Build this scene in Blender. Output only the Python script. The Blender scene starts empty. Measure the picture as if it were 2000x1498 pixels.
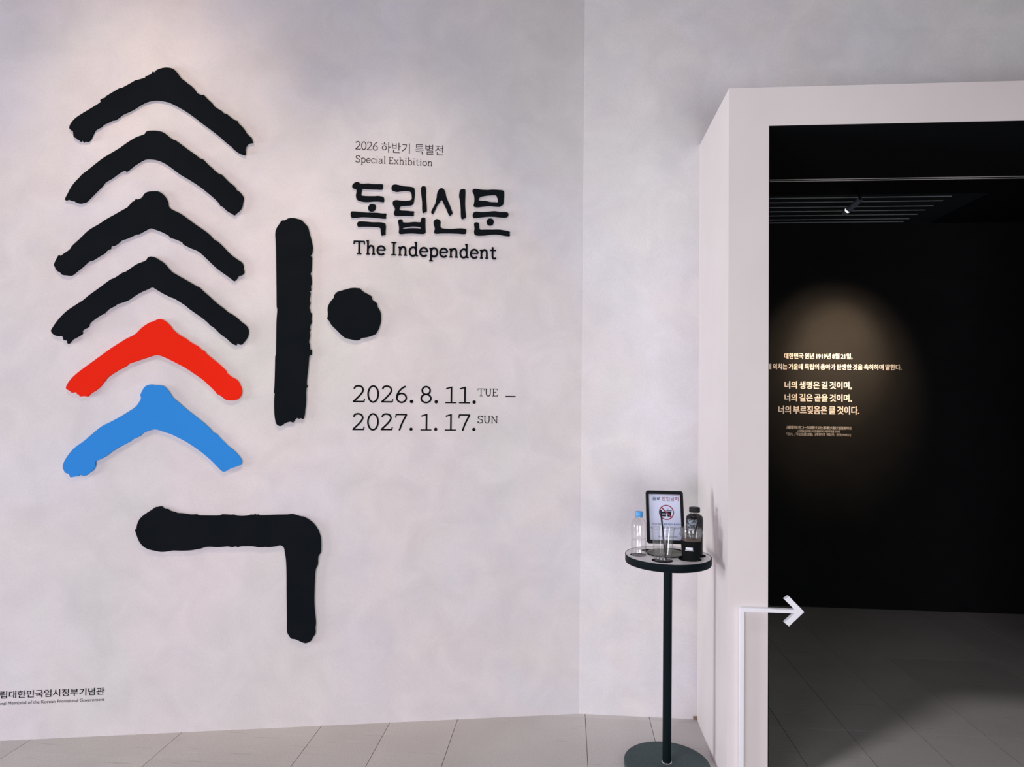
import bpy, bmesh, math, random
from mathutils import Vector, Matrix
random.seed(7)
PI = math.pi
S = bpy.context.scene
COL = S.collection

# ------------------------------------------------------------------ camera
IMW, IMH = 2000, 1498
FPX = 1335.85                      # focal length in pixels of the 2000 px frame
YAW, PITCH, ROLL = 0.08154, 0.02253, 0.01062
EYE = Vector((0, 0, 1.65))
FW = Vector((-math.sin(YAW)*math.cos(PITCH), math.cos(YAW)*math.cos(PITCH), math.sin(PITCH)))
_r = Vector((math.cos(YAW), math.sin(YAW), 0)); _u = _r.cross(FW)
RT = math.cos(ROLL)*_r + math.sin(ROLL)*_u
UP = -math.sin(ROLL)*_r + math.cos(ROLL)*_u
cd = bpy.data.cameras.new('camera'); cam = bpy.data.objects.new('camera', cd); COL.objects.link(cam)
cd.sensor_width = 36; cd.lens = FPX/IMW*36; cd.clip_start = .05; cd.clip_end = 100
cam.matrix_world = Matrix(((RT.x, UP.x, -FW.x, EYE.x), (RT.y, UP.y, -FW.y, EYE.y), (RT.z, UP.z, -FW.z, EYE.z), (0, 0, 0, 1)))
S.camera = cam

# ------------------------------------------------------------------ light and exposure
S.view_settings.view_transform = 'Standard'; S.view_settings.look = 'None'
S.view_settings.exposure = -0.02; S.view_settings.gamma = 1.0; S.view_settings.use_curve_mapping = False
W = bpy.data.worlds.new('world'); S.world = W; W.use_nodes = True
bg = W.node_tree.nodes['Background']
bg.inputs[0].default_value = (0.85, 1.0, 0.85, 1); bg.inputs[1].default_value = 0.05

def aim(o, to):
    d = Vector(to) - o.location
    o.rotation_euler = d.to_track_quat('-Z', 'Y').to_euler()
def area(name, loc, to, sx, sy, watts, colr):
    l = bpy.data.lights.new(name, 'AREA'); l.shape = 'RECTANGLE'; l.size = sx; l.size_y = sy; l.energy = watts; l.color = colr
    o = bpy.data.objects.new(name, l); COL.objects.link(o); o.location = loc; aim(o, to); return o
def spot(name, loc, to, deg, watts, colr, blend=1.0, rad=.10):
    l = bpy.data.lights.new(name, 'SPOT'); l.spot_size = math.radians(deg); l.spot_blend = blend; l.energy = watts; l.color = colr; l.shadow_soft_size = rad
    o = bpy.data.objects.new(name, l); COL.objects.link(o); o.location = loc; aim(o, to); return o
# a tall daylight window far left; then two unseen fill panels added behind the camera
area('window_and_fill_light', (-9, .4, 1.4), (.6, 3.3, 1.2), 1.6, 2.4, 479, (.927, .97, 1))
area('window_and_fill_light', (-3.2, -3.2, 1.0), (0, 3.5, .9), 2.0, 1.6, 156, (.913, .783, 1))
area('window_and_fill_light', (1.4, -1.8, .95), (.6, 3.6, .8), 2.4, 1.7, 90, (1, 1, .98))
# warm ceiling spots washing the lettered wall, and a downlight before the entrance
spot('wall_washer', (-1.806, 1.933, 4.7), (-2.057, 3.208, 2.847), 50, 63, (1, .665, .515))
spot('wall_washer', (-1.745, 1.639, 4.9), (-2.033, 3.213, 1.80), 50, 98, (1, .853, .615))
spot('wall_washer', (-.599, 2.183, 4.7), (-.95, 3.44, 1.78), 42, 138, (1, .81, .60))
spot('downlight', (-1.15, 1.4, 7.0), (1.55, 3.4, 0), 36, 400, (1, .97, .95), 1.0, .22)
# ------------------------------------------------------------------ helpers
def tag(o, label=None, cat=None, group=None, kind=None):
    if label: o['label'] = label
    if cat: o['category'] = cat
    if group: o['group'] = group
    if kind: o['kind'] = kind
    return o
def empty(name, loc, rot=(0, 0, 0)):
    o = bpy.data.objects.new(name, None); COL.objects.link(o); o.location = loc; o.rotation_euler = rot
    o.empty_display_size = .05; return o
def obj(name, bm, mat, parent=None, smooth=False):
    m = bpy.data.meshes.new(name); bmesh.ops.recalc_face_normals(bm, faces=bm.faces); bm.to_mesh(m); bm.free()
    for x in (mat if isinstance(mat, (list, tuple)) else [mat]): m.materials.append(x)
    if smooth:
        for p in m.polygons: p.use_smooth = True
        if smooth != 'all': m.set_sharp_from_angle(angle=math.radians(32))
    o = bpy.data.objects.new(name, m); COL.objects.link(o)
    if parent: o.parent = parent
    return o
def add_box(bm, x0, x1, y0, y1, z0, z1, mi=0, bev=0):
    vs = [bm.verts.new(c) for c in ((x0,y0,z0),(x1,y0,z0),(x1,y1,z0),(x0,y1,z0),(x0,y0,z1),(x1,y0,z1),(x1,y1,z1),(x0,y1,z1))]
    fs = [bm.faces.new([vs[i] for i in q]) for q in ((3,2,1,0),(4,5,6,7),(0,1,5,4),(1,2,6,5),(2,3,7,6),(3,0,4,7))]
    for f in fs: f.material_index = mi
    if bev:
        es = {e for f in fs for e in f.edges}
        bmesh.ops.bevel(bm, geom=list(es), offset=bev, segments=2, affect='EDGES')
def box(x0, x1, y0, y1, z0, z1, bev=0):
    bm = bmesh.new(); add_box(bm, x0, x1, y0, y1, z0, z1, 0, bev); return bm
def add_prism(bm, pts, z0, z1, mi=0):
    a = [bm.verts.new((p[0], p[1], z0)) for p in pts]; b = [bm.verts.new((p[0], p[1], z1)) for p in pts]
    n = len(pts)
    fs = [bm.faces.new(a[::-1]), bm.faces.new(b)] + [bm.faces.new((a[i], a[(i+1) % n], b[(i+1) % n], b[i])) for i in range(n)]
    for f in fs: f.material_index = mi
    return fs
def lathe(profile, seg=48, bm=None, c=(0, 0), flute=None, closed=False):
    bm = bm or bmesh.new(); rings = []
    for r, z in profile:
        if r < 1e-6: rings.append([bm.verts.new((c[0], c[1], z))]); continue
        ring = []
        for i in range(seg):
            t = 2*PI*i/seg; rr = r
            if flute: rr = r*(1+flute(t, z))
            ring.append(bm.verts.new((c[0]+rr*math.cos(t), c[1]+rr*math.sin(t), z)))
        rings.append(ring)
    prs = list(zip(rings, rings[1:])) + ([(rings[-1], rings[0])] if closed else [])
    for A, B in prs:
        for i in range(seg):
            j = (i+1) % seg
            if len(A) == 1 and len(B) == 1: continue
            if len(A) == 1: bm.faces.new((A[0], B[i], B[j]))
            elif len(B) == 1: bm.faces.new((A[i], A[j], B[0]))
            else: bm.faces.new((A[i], A[j], B[j], B[i]))
    return bm
def tube(p0, p1, r, seg=20, bm=None, hollow=0):
    bm = bm or bmesh.new(); p0 = Vector(p0); p1 = Vector(p1); d = (p1-p0); L = d.length
    q = d.to_track_quat('Z', 'Y').to_matrix()
    prof = [(0, 0), (r, 0), (r, L), (0, L)] if not hollow else [(hollow, 0), (r, 0), (r, L), (hollow, L)]
    b2 = lathe(prof, seg, closed=bool(hollow))
    vm = {}
    for v in b2.verts: vm[v] = bm.verts.new(p0 + q @ v.co)
    for f in b2.faces: bm.faces.new([vm[v] for v in f.verts])
    b2.free(); return bm
def rrect(w, h, r, n=6, cx=0, cy=0):
    out = []
    for sx, sy, a in ((1, 1, 0), (-1, 1, 90), (-1, -1, 180), (1, -1, 270)):
        for k in range(n+1):
            t = math.radians(a+90*k/n); out.append((cx+sx*(w/2-r)+r*math.cos(t), cy+sy*(h/2-r)+r*math.sin(t)))
    return out
def catmull(pts, sub=3, closed=True):
    n = len(pts); out = []
    rng = range(n) if closed else range(n-1)
    for i in rng:
        if closed: p0, p1, p2, p3 = pts[i-1], pts[i], pts[(i+1) % n], pts[(i+2) % n]
        else: p0, p1, p2, p3 = pts[max(i-1, 0)], pts[i], pts[i+1], pts[min(i+2, n-1)]
        for k in range(sub):
            t = k/sub
            out.append(tuple(.5*(2*b + (c-a)*t + (2*a-5*b+4*c-d)*t*t + (3*b-a-3*c+d)*t**3) for a, b, c, d in zip(p0, p1, p2, p3)))
    if not closed: out.append(pts[-1])
    return out
def outline_mesh(loops, depth, name='m', bevel=0):
    """filled 2-D outline (holes allowed) extruded from z=0 to z=depth"""
    c = bpy.data.curves.new(name, 'CURVE'); c.dimensions = '2D'; c.fill_mode = 'BOTH'; c.extrude = depth/2
    for lp in loops:
        s = c.splines.new('POLY'); s.points.add(len(lp)-1); s.use_cyclic_u = True
        for p, q in zip(s.points, lp): p.co = (q[0], q[1], 0, 1)
    o = bpy.data.objects.new(name, c); COL.objects.link(o)
    dg = bpy.context.evaluated_depsgraph_get(); m = bpy.data.meshes.new_from_object(o.evaluated_get(dg))
    bpy.data.objects.remove(o); bpy.data.curves.remove(c)
    for v in m.vertices: v.co.z += depth/2
    m.name = name; return m
def text_mesh(body, depth, offset=0.0, spacing=1.0, name='lettering', word=1.0):
    c = bpy.data.curves.new(name, 'FONT'); c.body = body; c.extrude = 0.0; c.offset = offset; c.space_character = spacing; c.space_word = word; c.resolution_u = 4
    o = bpy.data.objects.new(name, c); COL.objects.link(o)
    dg = bpy.context.evaluated_depsgraph_get(); m = bpy.data.meshes.new_from_object(o.evaluated_get(dg))
    bpy.data.objects.remove(o); bpy.data.curves.remove(c)
    for v in m.vertices: v.co.z = 0
    m.name = name; return m
def bounds(m):
    xs = [v.co.x for v in m.vertices]; ys = [v.co.y for v in m.vertices]; return min(xs), max(xs), min(ys), max(ys)
def link_mesh(name, m, mat, parent=None):
    if not m.materials: m.materials.append(mat)
    else: m.materials[0] = mat
    o = bpy.data.objects.new(name, m); COL.objects.link(o)
    if parent: o.parent = parent
    return o

class Plane:
    """a vertical surface: local x = to the right along it, local y = up, local z = out of it"""
    def __init__(s, org, ang):
        s.o = Vector(org); s.u = Vector((math.cos(ang), math.sin(ang), 0)); s.n = Vector((math.sin(ang), -math.cos(ang), 0))
        s.rot = (PI/2, 0, ang)
    def at(s, x, y, off=0):          # where the sight line through a photo pixel meets the surface
        d = FW + RT*((x-IMW/2)/FPX) - UP*((y-IMH/2)/FPX)
        o = s.o + s.n*off; t = s.n.dot(o-EYE)/s.n.dot(d); P = EYE + d*t
        return ((P-s.o).dot(s.u), P.z)
    def pos(s, a, z, off=0): return s.o + s.u*a + Vector((0, 0, z)) + s.n*off
def floor_at(x, y, z=0):
    d = FW + RT*((x-IMW/2)/FPX) - UP*((y-IMH/2)/FPX); return EYE + d*((z-EYE.z)/d.z)

# ------------------------------------------------------------------ materials
def mat(name, colr, rough=.6, spec=.5, metal=0, emit=None, es=0):
    m = bpy.data.materials.new(name); m.use_nodes = True; b = m.node_tree.nodes['Principled BSDF']
    b.inputs['Base Color'].default_value = (*colr, 1); b.inputs['Roughness'].default_value = rough
    b.inputs['Specular IOR Level'].default_value = spec; b.inputs['Metallic'].default_value = metal
    if emit: b.inputs['Emission Color'].default_value = (*emit, 1); b.inputs['Emission Strength'].default_value = es
    return m
def noise_mat(name, c0, c1, scale, rough=.7, spec=.3, detail=4, bump=0, bscale=80, lo=.35, hi=.65):
    m = mat(name, c0, rough, spec); t = m.node_tree; N = t.nodes; L = t.links; b = N['Principled BSDF']
    tc = N.new('ShaderNodeTexCoord'); n = N.new('ShaderNodeTexNoise'); n.inputs['Scale'].default_value = scale; n.inputs['Detail'].default_value = detail
    r = N.new('ShaderNodeValToRGB'); r.color_ramp.elements[0].position = lo; r.color_ramp.elements[1].position = hi
    r.color_ramp.elements[0].color = (*c0, 1); r.color_ramp.elements[1].color = (*c1, 1)
    L.new(tc.outputs['Object'], n.inputs['Vector']); L.new(n.outputs['Fac'], r.inputs[0]); L.new(r.outputs[0], b.inputs['Base Color'])
    if bump:
        n2 = N.new('ShaderNodeTexNoise'); n2.inputs['Scale'].default_value = bscale; n2.inputs['Detail'].default_value = 3
        bp = N.new('ShaderNodeBump'); bp.inputs['Strength'].default_value = bump; bp.inputs['Distance'].default_value = .002
        L.new(tc.outputs['Object'], n2.inputs['Vector']); L.new(n2.outputs['Fac'], bp.inputs['Height']); L.new(bp.outputs[0], b.inputs['Normal'])
    return m
def plaster(name):
    """hand-trowelled pale plaster: soft clouds of warm, green-grey and lilac white"""
    m = mat(name, (.7, .67, .69), .85, .2); t = m.node_tree; N = t.nodes; L = t.links; b = N['Principled BSDF']
    tc = N.new('ShaderNodeTexCoord')
    def nz(scale, det, dist=0, off=0):
        mp = N.new('ShaderNodeMapping'); mp.inputs['Location'].default_value = (off, off*.7, off*1.3); L.new(tc.outputs['Object'], mp.inputs[0])
        n = N.new('ShaderNodeTexNoise'); n.inputs['Scale'].default_value = scale; n.inputs['Detail'].default_value = det; n.inputs['Distortion'].default_value = dist
        L.new(mp.outputs[0], n.inputs['Vector']); return n
    def ramp(n, p0, c0, p1, c1):
        r = N.new('ShaderNodeValToRGB'); e = r.color_ramp.elements; e[0].position = p0; e[1].position = p1; e[0].color = (*c0, 1); e[1].color = (*c1, 1)
        L.new(n.outputs['Fac'], r.inputs[0]); return r
    def mix(f, a, c, mode='MIX'):
        x = N.new('ShaderNodeMix'); x.data_type = 'RGBA'; x.blend_type = mode
        if isinstance(f, float): x.inputs[0].default_value = f
        else: L.new(f, x.inputs[0])
        L.new(a, x.inputs[6]); L.new(c, x.inputs[7]); return x
    warm = ramp(nz(1.3, 5, .4), .40, (.745, .705, .712), .60, (.695, .695, .680))
    cool = ramp(nz(2.3, 5, .3, 4.1), .40, (.715, .698, .742), .60, (.740, .703, .700))
    f1 = ramp(nz(.8, 4, .2, 9), .35, (0, 0, 0), .65, (1, 1, 1))
    a = mix(f1.outputs[0], warm.outputs[0], cool.outputs[0])
    cl = ramp(nz(5.0, 8, .8, 2.2), .33, (.94, .94, .943), .67, (1.035, 1.035, 1.03))
    a2 = mix(1.0, a.outputs[2], cl.outputs[0], 'MULTIPLY')
    gr = ramp(nz(210, 3, 0, 1), .3, (.955, .955, .955), .7, (1.035, 1.035, 1.035))
    a3 = mix(1.0, a2.outputs[2], gr.outputs[0], 'MULTIPLY')
    L.new(a3.outputs[2], b.inputs['Base Color'])
    bp = N.new('ShaderNodeBump'); bp.inputs['Strength'].default_value = .12; bp.inputs['Distance'].default_value = .003
    L.new(nz(40, 5).outputs['Fac'], bp.inputs['Height']); L.new(bp.outputs[0], b.inputs['Normal'])
    return m
def granite(name):
    m = mat(name, (.42, .4, .4), .55, .3); t = m.node_tree; N = t.nodes; L = t.links; b = N['Principled BSDF']
    tc = N.new('ShaderNodeTexCoord'); ge = N.new('ShaderNodeNewGeometry')
    def nz(scale, det):
        n = N.new('ShaderNodeTexNoise'); n.inputs['Scale'].default_value = scale; n.inputs['Detail'].default_value = det; L.new(tc.outputs['Object'], n.inputs['Vector']); return n
    def ramp(src, *st):
        r = N.new('ShaderNodeValToRGB'); e = r.color_ramp.elements
        e[0].position, e[1].position = st[0][0], st[-1][0]; e[0].color = (*st[0][1], 1); e[1].color = (*st[-1][1], 1)
        for p, c in st[1:-1]: k = e.new(p); k.color = (*c, 1)
        L.new(src, r.inputs[0]); return r
    def mul(a, c):
        x = N.new('ShaderNodeMix'); x.data_type = 'RGBA'; x.blend_type = 'MULTIPLY'; x.inputs[0].default_value = 1; L.new(a, x.inputs[6]); L.new(c, x.inputs[7]); return x.outputs[2]
    sp = ramp(nz(330, 2).outputs['Fac'], (.28, (.40, .375, .375)), (.46, (.575, .55, .548)), (.60, (.655, .635, .632)), (.75, (.78, .765, .76)))
    cl = ramp(nz(2.2, 4).outputs['Fac'], (.3, (.93, .915, .91)), (.7, (1.04, 1.03, 1.03)))
    isl = ramp(ge.outputs['Random Per Island'], (0, (.93, .925, .925)), (1, (1.05, 1.045, 1.04)))
    # scuffs: thin dark scratches lying mostly along one way
    mp = N.new('ShaderNodeMapping'); mp.inputs['Scale'].default_value = (1.6, 30, 1); mp.inputs['Rotation'].default_value = (0, 0, .12); L.new(tc.outputs['Object'], mp.inputs[0])
    ns = N.new('ShaderNodeTexNoise'); ns.inputs['Scale'].default_value = 2.2; ns.inputs['Detail'].default_value = 2; L.new(mp.outputs[0], ns.inputs['Vector'])
    sc = ramp(ns.outputs['Fac'], (.29, (.80, .77, .76)), (.33, (1, 1, 1)), (.69, (1, 1, 1)), (.73, (1.10, 1.10, 1.10)))
    L.new(mul(mul(mul(sp.outputs[0], cl.outputs[0]), isl.outputs[0]), sc.outputs[0]), b.inputs['Base Color'])
    return m
def clear_plastic(name, tint=.97, edge_tint=.45, gloss=.05, edge=.30, rough=.07, haze=0):
    """thin clear plastic: see-through face-on, greyer and more mirror-like where it is seen edge-on"""
    m = bpy.data.materials.new(name); m.use_nodes = True; t = m.node_tree; N = t.nodes; L = t.links; N.clear()
    out = N.new('ShaderNodeOutputMaterial'); tr = N.new('ShaderNodeBsdfTransparent')
    gl = N.new('ShaderNodeBsdfGlossy'); gl.inputs['Roughness'].default_value = rough; gl.inputs[0].default_value = (1, 1, 1, 1)
    lw = N.new('ShaderNodeLayerWeight'); lw.inputs[0].default_value = .5
    pw = N.new('ShaderNodeMath'); pw.operation = 'POWER'; pw.inputs[1].default_value = 4.0; L.new(lw.outputs['Facing'], pw.inputs[0])
    cr = N.new('ShaderNodeMix'); cr.data_type = 'RGBA'; L.new(pw.outputs[0], cr.inputs[0])
    cr.inputs[6].default_value = (tint, tint, tint*1.003, 1); cr.inputs[7].default_value = (edge_tint, edge_tint, edge_tint*1.04, 1); L.new(cr.outputs[2], tr.inputs[0])
    ma = N.new('ShaderNodeMath'); ma.operation = 'MULTIPLY_ADD'; ma.inputs[1].default_value = edge; ma.inputs[2].default_value = gloss; L.new(pw.outputs[0], ma.inputs[0])
    mx = N.new('ShaderNodeMixShader'); L.new(ma.outputs[0], mx.inputs[0]); L.new(tr.outputs[0], mx.inputs[1]); L.new(gl.outputs[0], mx.inputs[2])
    if haze:
        df = N.new('ShaderNodeBsdfTranslucent'); d2 = N.new('ShaderNodeBsdfDiffuse'); h1 = N.new('ShaderNodeMixShader'); h2 = N.new('ShaderNodeMixShader')
        h1.inputs[0].default_value = .5; h2.inputs[0].default_value = haze
        L.new(df.outputs[0], h1.inputs[1]); L.new(d2.outputs[0], h1.inputs[2]); L.new(mx.outputs[0], h2.inputs[1]); L.new(h1.outputs[0], h2.inputs[2]); L.new(h2.outputs[0], out.inputs[0])
    else: L.new(mx.outputs[0], out.inputs[0])
    return m
M = dict(
    plaster=plaster('trowelled_plaster'),
    portal=noise_mat('smooth_wall_paint', (.685, .635, .628), (.71, .66, .652), 3, .6, .3, 3, .05, 300),
    granite=granite('granite_tiles'),
    grout=mat('dark_grout', (.17, .15, .145), .9, .1), grout_l=mat('pale_grout', (.55, .53, .53), .9, .1),
    blackroom=noise_mat('matt_black_paint', (.0085, .0090, .0098), (.0100, .0104, .0112), 4, .9, .03),
    lining=mat('black_lining', (.006, .007, .008), .9, .05),
    slat=mat('grey_slats', (.22, .245, .26), .7, .1), recess=mat('dark_recess', (.022, .027, .030), .9, .05),
    track=mat('aluminium_track', (.42, .41, .40), .6, .3),
    ink=noise_mat('black_foam_board', (.0062, .0086, .0112), (.0080, .0103, .0132), 5, .95, .04, 3, .05, 200),
    vinyl=mat('black_vinyl', (.007, .008, .010), .8, .05), vinyl_grey=mat('charcoal_vinyl', (.040, .034, .038), .8, .05),
    red=mat('red_foam_board', (.84, .022, .007), .8, .05), blue=mat('blue_foam_board', (.033, .265, .74), .8, .08),
    cream=mat('cream_vinyl', (.33, .325, .335), .8, .1),
    white=mat('white_acrylic', (.80, .80, .86), .35, .5),
    steel_black=mat('black_powder_coat', (.004, .0085, .0115), .5, .06),
    steel_grey=noise_mat('grey_green_powder_coat', (.056, .080, .086), (.066, .090, .096), 60, .7, .15),
    laminate=mat('white_laminate', (.72, .69, .71), .3, .5), pad=mat('black_hole', (.006, .006, .007), .9, .03),
    plate=noise_mat('brushed_grey_plate', (.185, .19, .165), (.215, .22, .195), 20, .7, .2),
    chrome=mat('bright_ring', (.8, .8, .8), .25, .5, .8),
    frame=mat('black_frame_plastic', (.007, .009, .010), .6, .12), paper=mat('white_paper', (.60, .64, .81), .8, .1),
    print_red=mat('red_print', (.27, .05, .085), .8, .1), print_navy=mat('navy_print', (.03, .05, .10), .8, .1), print_blue=mat('blue_print', (.10, .16, .42), .8, .1),
    print_grey=mat('grey_print', (.10, .10, .16), .8, .1), print_black=mat('black_print', (.012, .02, .024), .8, .1),
    clear=clear_plastic('clear_plastic', .985, .42, .09, .35, .10, .02), clear2=clear_plastic('clear_cup_plastic', .95, .40, .06, .35, .10, .045),
    clear3=clear_plastic('dark_bottle_plastic', .96, .5, .03, .2, .12),
    water=clear_plastic('water', 1.0, .8, .02, .10, .03),
    cap_blue=mat('blue_cap', (.09, .36, .74), .4, .4), cap_black=mat('black_cap', (.008, .008, .010), .55, .2),
    coffee=mat('dark_coffee', (.008, .007, .006), .35, .15), coffee_thin=mat('coffee_surface', (.11, .055, .032), .3, .5),
    sleeve=mat('black_sleeve', (.006, .0075, .008), .8, .08), badge=mat('white_badge', (.75, .75, .8), .6, .3),
    label=noise_mat('grey_printed_label', (.02, .03, .04), (.30, .35, .40), 90, .5, .4, 3, 0, 80, .45, .62),
    strawm=mat('black_straw', (.006, .008, .010), .5, .15),
    lamp=mat('lit_lamp_glass', (1, 1, 1), .4, .4, 0, (1, .93, .82), 14), lampbody=mat('dark_lamp_housing', (.09, .11, .14), .4, .5),
    chip=mat('bare_plaster_chip', (.22, .15, .11), .9, .1),
)

# ------------------------------------------------------------------ setting
XC, YW, ANG = 0.07262, 3.65, 0.20456          # where the two pale walls meet, and the turn of the left one
LW = Plane((XC, YW, 0), ANG)                    # left wall, origin at the corner
PF = Plane((0, 2.987, 0), 0.0)                  # front face of the entrance portal
BW = Plane((0, 5.727, 0), 0.0)                  # black wall of the dark room
C = Vector((XC, YW)); du = Vector((math.cos(ANG), math.sin(ANG))); dn = Vector((-math.sin(ANG), math.cos(ANG)))
E_ = C - du*6.0
bm = bmesh.new(); add_prism(bm, [tuple(E_), tuple(C), (XC-.001, YW+.16), tuple(E_+dn*.16)], 0, 5.0)
tag(obj('wall_left', bm, M['plaster']), 'pale trowelled plaster wall carrying the exhibition title', 'wall', kind='structure')
OX0, OX1, OZ = .850, 2.93, 2.833               # clear opening
PX0, PX1, PZ = .682, 3.10, 3.0                  # portal outside
bm = bmesh.new()
add_box(bm, XC, OX0-.02, YW, YW+.12, 0, 5.0); add_box(bm, OX1+.02, 6.0, YW, YW+.12, 0, 5.0); add_box(bm, OX0-.02, OX1+.02, YW, YW+.12, OZ+.02, 5.0)
tag(obj('wall_right', bm, M['plaster']), 'pale trowelled plaster wall around and above the entrance portal', 'wall', kind='structure')
door = tag(empty('door_1', ((PX0+PX1)/2, 2.987, 0)), 'boxy pale entrance portal opening into the dark room', 'doorway', kind='structure')
def child(name, bm, m, par, **k):
    for v in bm.verts: v.co -= par.location
    return obj(name, bm, m, par, **k)
bm = bmesh.new(); Y0 = 2.987
add_box(bm, PX0, OX0, Y0, YW, 0, PZ); add_box(bm, OX1, PX1, Y0, YW, 0, PZ); add_box(bm, OX0, OX1, Y0, YW, OZ, PZ)
child('portal_frame', bm, M['portal'], door)
bm = bmesh.new(); e = .004
add_box(bm, OX0, OX0+e, Y0+.002, YW+.12, 0, OZ-e); add_box(bm, OX1-e, OX1, Y0+.002, YW+.12, 0, OZ-e); add_box(bm, OX0, OX1, Y0+.002, YW+.12, OZ-e, OZ)
child('lining', bm, M['lining'], door)
bm = bmesh.new(); add_box(bm, OX0+e, OX1-e, 3.706, 3.712, OZ-e-.003, OZ-e-.0005); add_box(bm, OX0+e, OX1-e, 3.734, 3.740, OZ-e-.003, OZ-e-.0005)
child('door_track', bm, M['track'], door)
# dark room
tag(obj('wall_back', box(-1.2, 6.0, 5.727, 5.85, 0, 3.4), M['blackroom']), 'matt black wall at the back of the dark room', 'wall', kind='structure')
tag(obj('wall_dark_left', box(-1.35, -1.2, YW+.45, 5.85, 0, 3.4), M['blackroom']), 'matt black left wall of the dark room', 'wall', kind='structure')
tag(obj('wall_dark_right', box(6.0, 6.15, YW, 5.85, 0, 3.4), M['blackroom']), 'matt black right wall of the dark room', 'wall', kind='structure')
bm = bmesh.new(); CZ = 3.10; GX = 2.90; GY = 4.92
add_box(bm, -1.2, 6.0, YW+.12, GY, CZ, CZ+.08); add_box(bm, GX, 6.0, GY, 5.727, CZ, CZ+.08)
tag(obj('ceiling', bm, M['blackroom']), 'black ceiling of the dark room', 'ceiling', kind='structure')
bm = bmesh.new(); add_box(bm, -1.2, GX+.1, GY-.05, 5.727, CZ+.012, CZ+.05)
tag(obj('trim_1', bm, M['recess']), 'dark grey recessed bay in the black ceiling', 'ceiling recess', kind='structure')
bm = bmesh.new()
for y in (4.93, 5.02, 5.13, 5.26, 5.375, 5.495, 5.62, 5.71): add_box(bm, -1.2, GX-.22, y-.0045, y+.0045, CZ+.007, CZ+.012)
tag(obj('trim_2', bm, M['slat']), 'thin grey slats lining the ceiling recess', 'slatted ceiling', kind='structure')
# floor of long granite slabs, real joints between them
xs = [-6.15, -5.49, -5.16, -4.5, -4.17, -3.53, -3.2, -2.54, -1.87, -1.217, -.886, -.55, .105, .437, 1.098, 1.415, 1.76, 2.085, 2.75, 3.08, 3.74, 4.4, 4.73, 5.4, 6.15]
ys = [-3.2, -1.9, -.7, .5, 1.75, 3.005, 3.608, 4.66, 5.9]
bm = bmesh.new(); g = .0015
for x0, x1 in zip(xs, xs[1:]):
    for y0, y1 in zip(ys, ys[1:]): add_box(bm, x0+g, x1-g, y0+g*.6, y1-g*.6, -.03, 0, 0)
add_box(bm, xs[0], xs[-1], ys[0], ys[-1], -.06, -.0022, 1)
for y in ys[1:-1]: add_box(bm, xs[0], xs[-1], y-g*.6, y+g*.6, -.0021, -.0002, 2)
tag(obj('floor', bm, [M['granite'], M['grout'], M['grout_l']]), 'speckled grey granite slab floor', 'floor', kind='structure')

bm = bmesh.new(); add_prism(bm, [(PX0-.020, YW-.0005), (PX0-.0005, YW-.0005), (PX0-.0005, YW-.010)], 0.0003, .016)
tag(obj('trim_3', bm, M['chip']), 'small brown unpainted chip at the wall corner by the floor', 'wall trim', kind='structure')

# ------------------------------------------------------------------ traced brush strokes (photo crop pixels -> wall)
def crop(s, ox, oy, flat): return [(ox+flat[i]/s, oy+flat[i+1]/s) for i in range(0, len(flat), 2)]
Z1 = (4.5455, 80, 110); Z2 = (4.4068, 80, 350); Z3 = (4.1614, 80, 600); Z4 = (4.681, 240, 960); Z5 = (3.257, 500, 400); Z6 = (5.547, 660, 260); Z7 = (5.263, 660, 730)
def raised(name, loops, thick, material, plane=LW, sub=3, parent=None, gap=.0008):
    pl = [[plane.at(x, y, thick+gap) for x, y in lp] for lp in loops]
    cx = (min(p[0] for p in pl[0])+max(p[0] for p in pl[0]))/2; cz = min(p[1] for p in pl[0])
    if parent is None: c0 = (cx, cz)
    else: c0 = parent['_c']
    pl = [catmull([(p[0]-c0[0], p[1]-c0[1]) for p in lp], sub) for lp in pl]
    m = outline_mesh(pl, thick, name); o = link_mesh(name, m, material, parent)
    if parent is None: o.location = plane.pos(cx, cz, gap); o.rotation_euler = plane.rot
    return o
BR = 'raised brush strokes on the pale wall'
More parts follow.
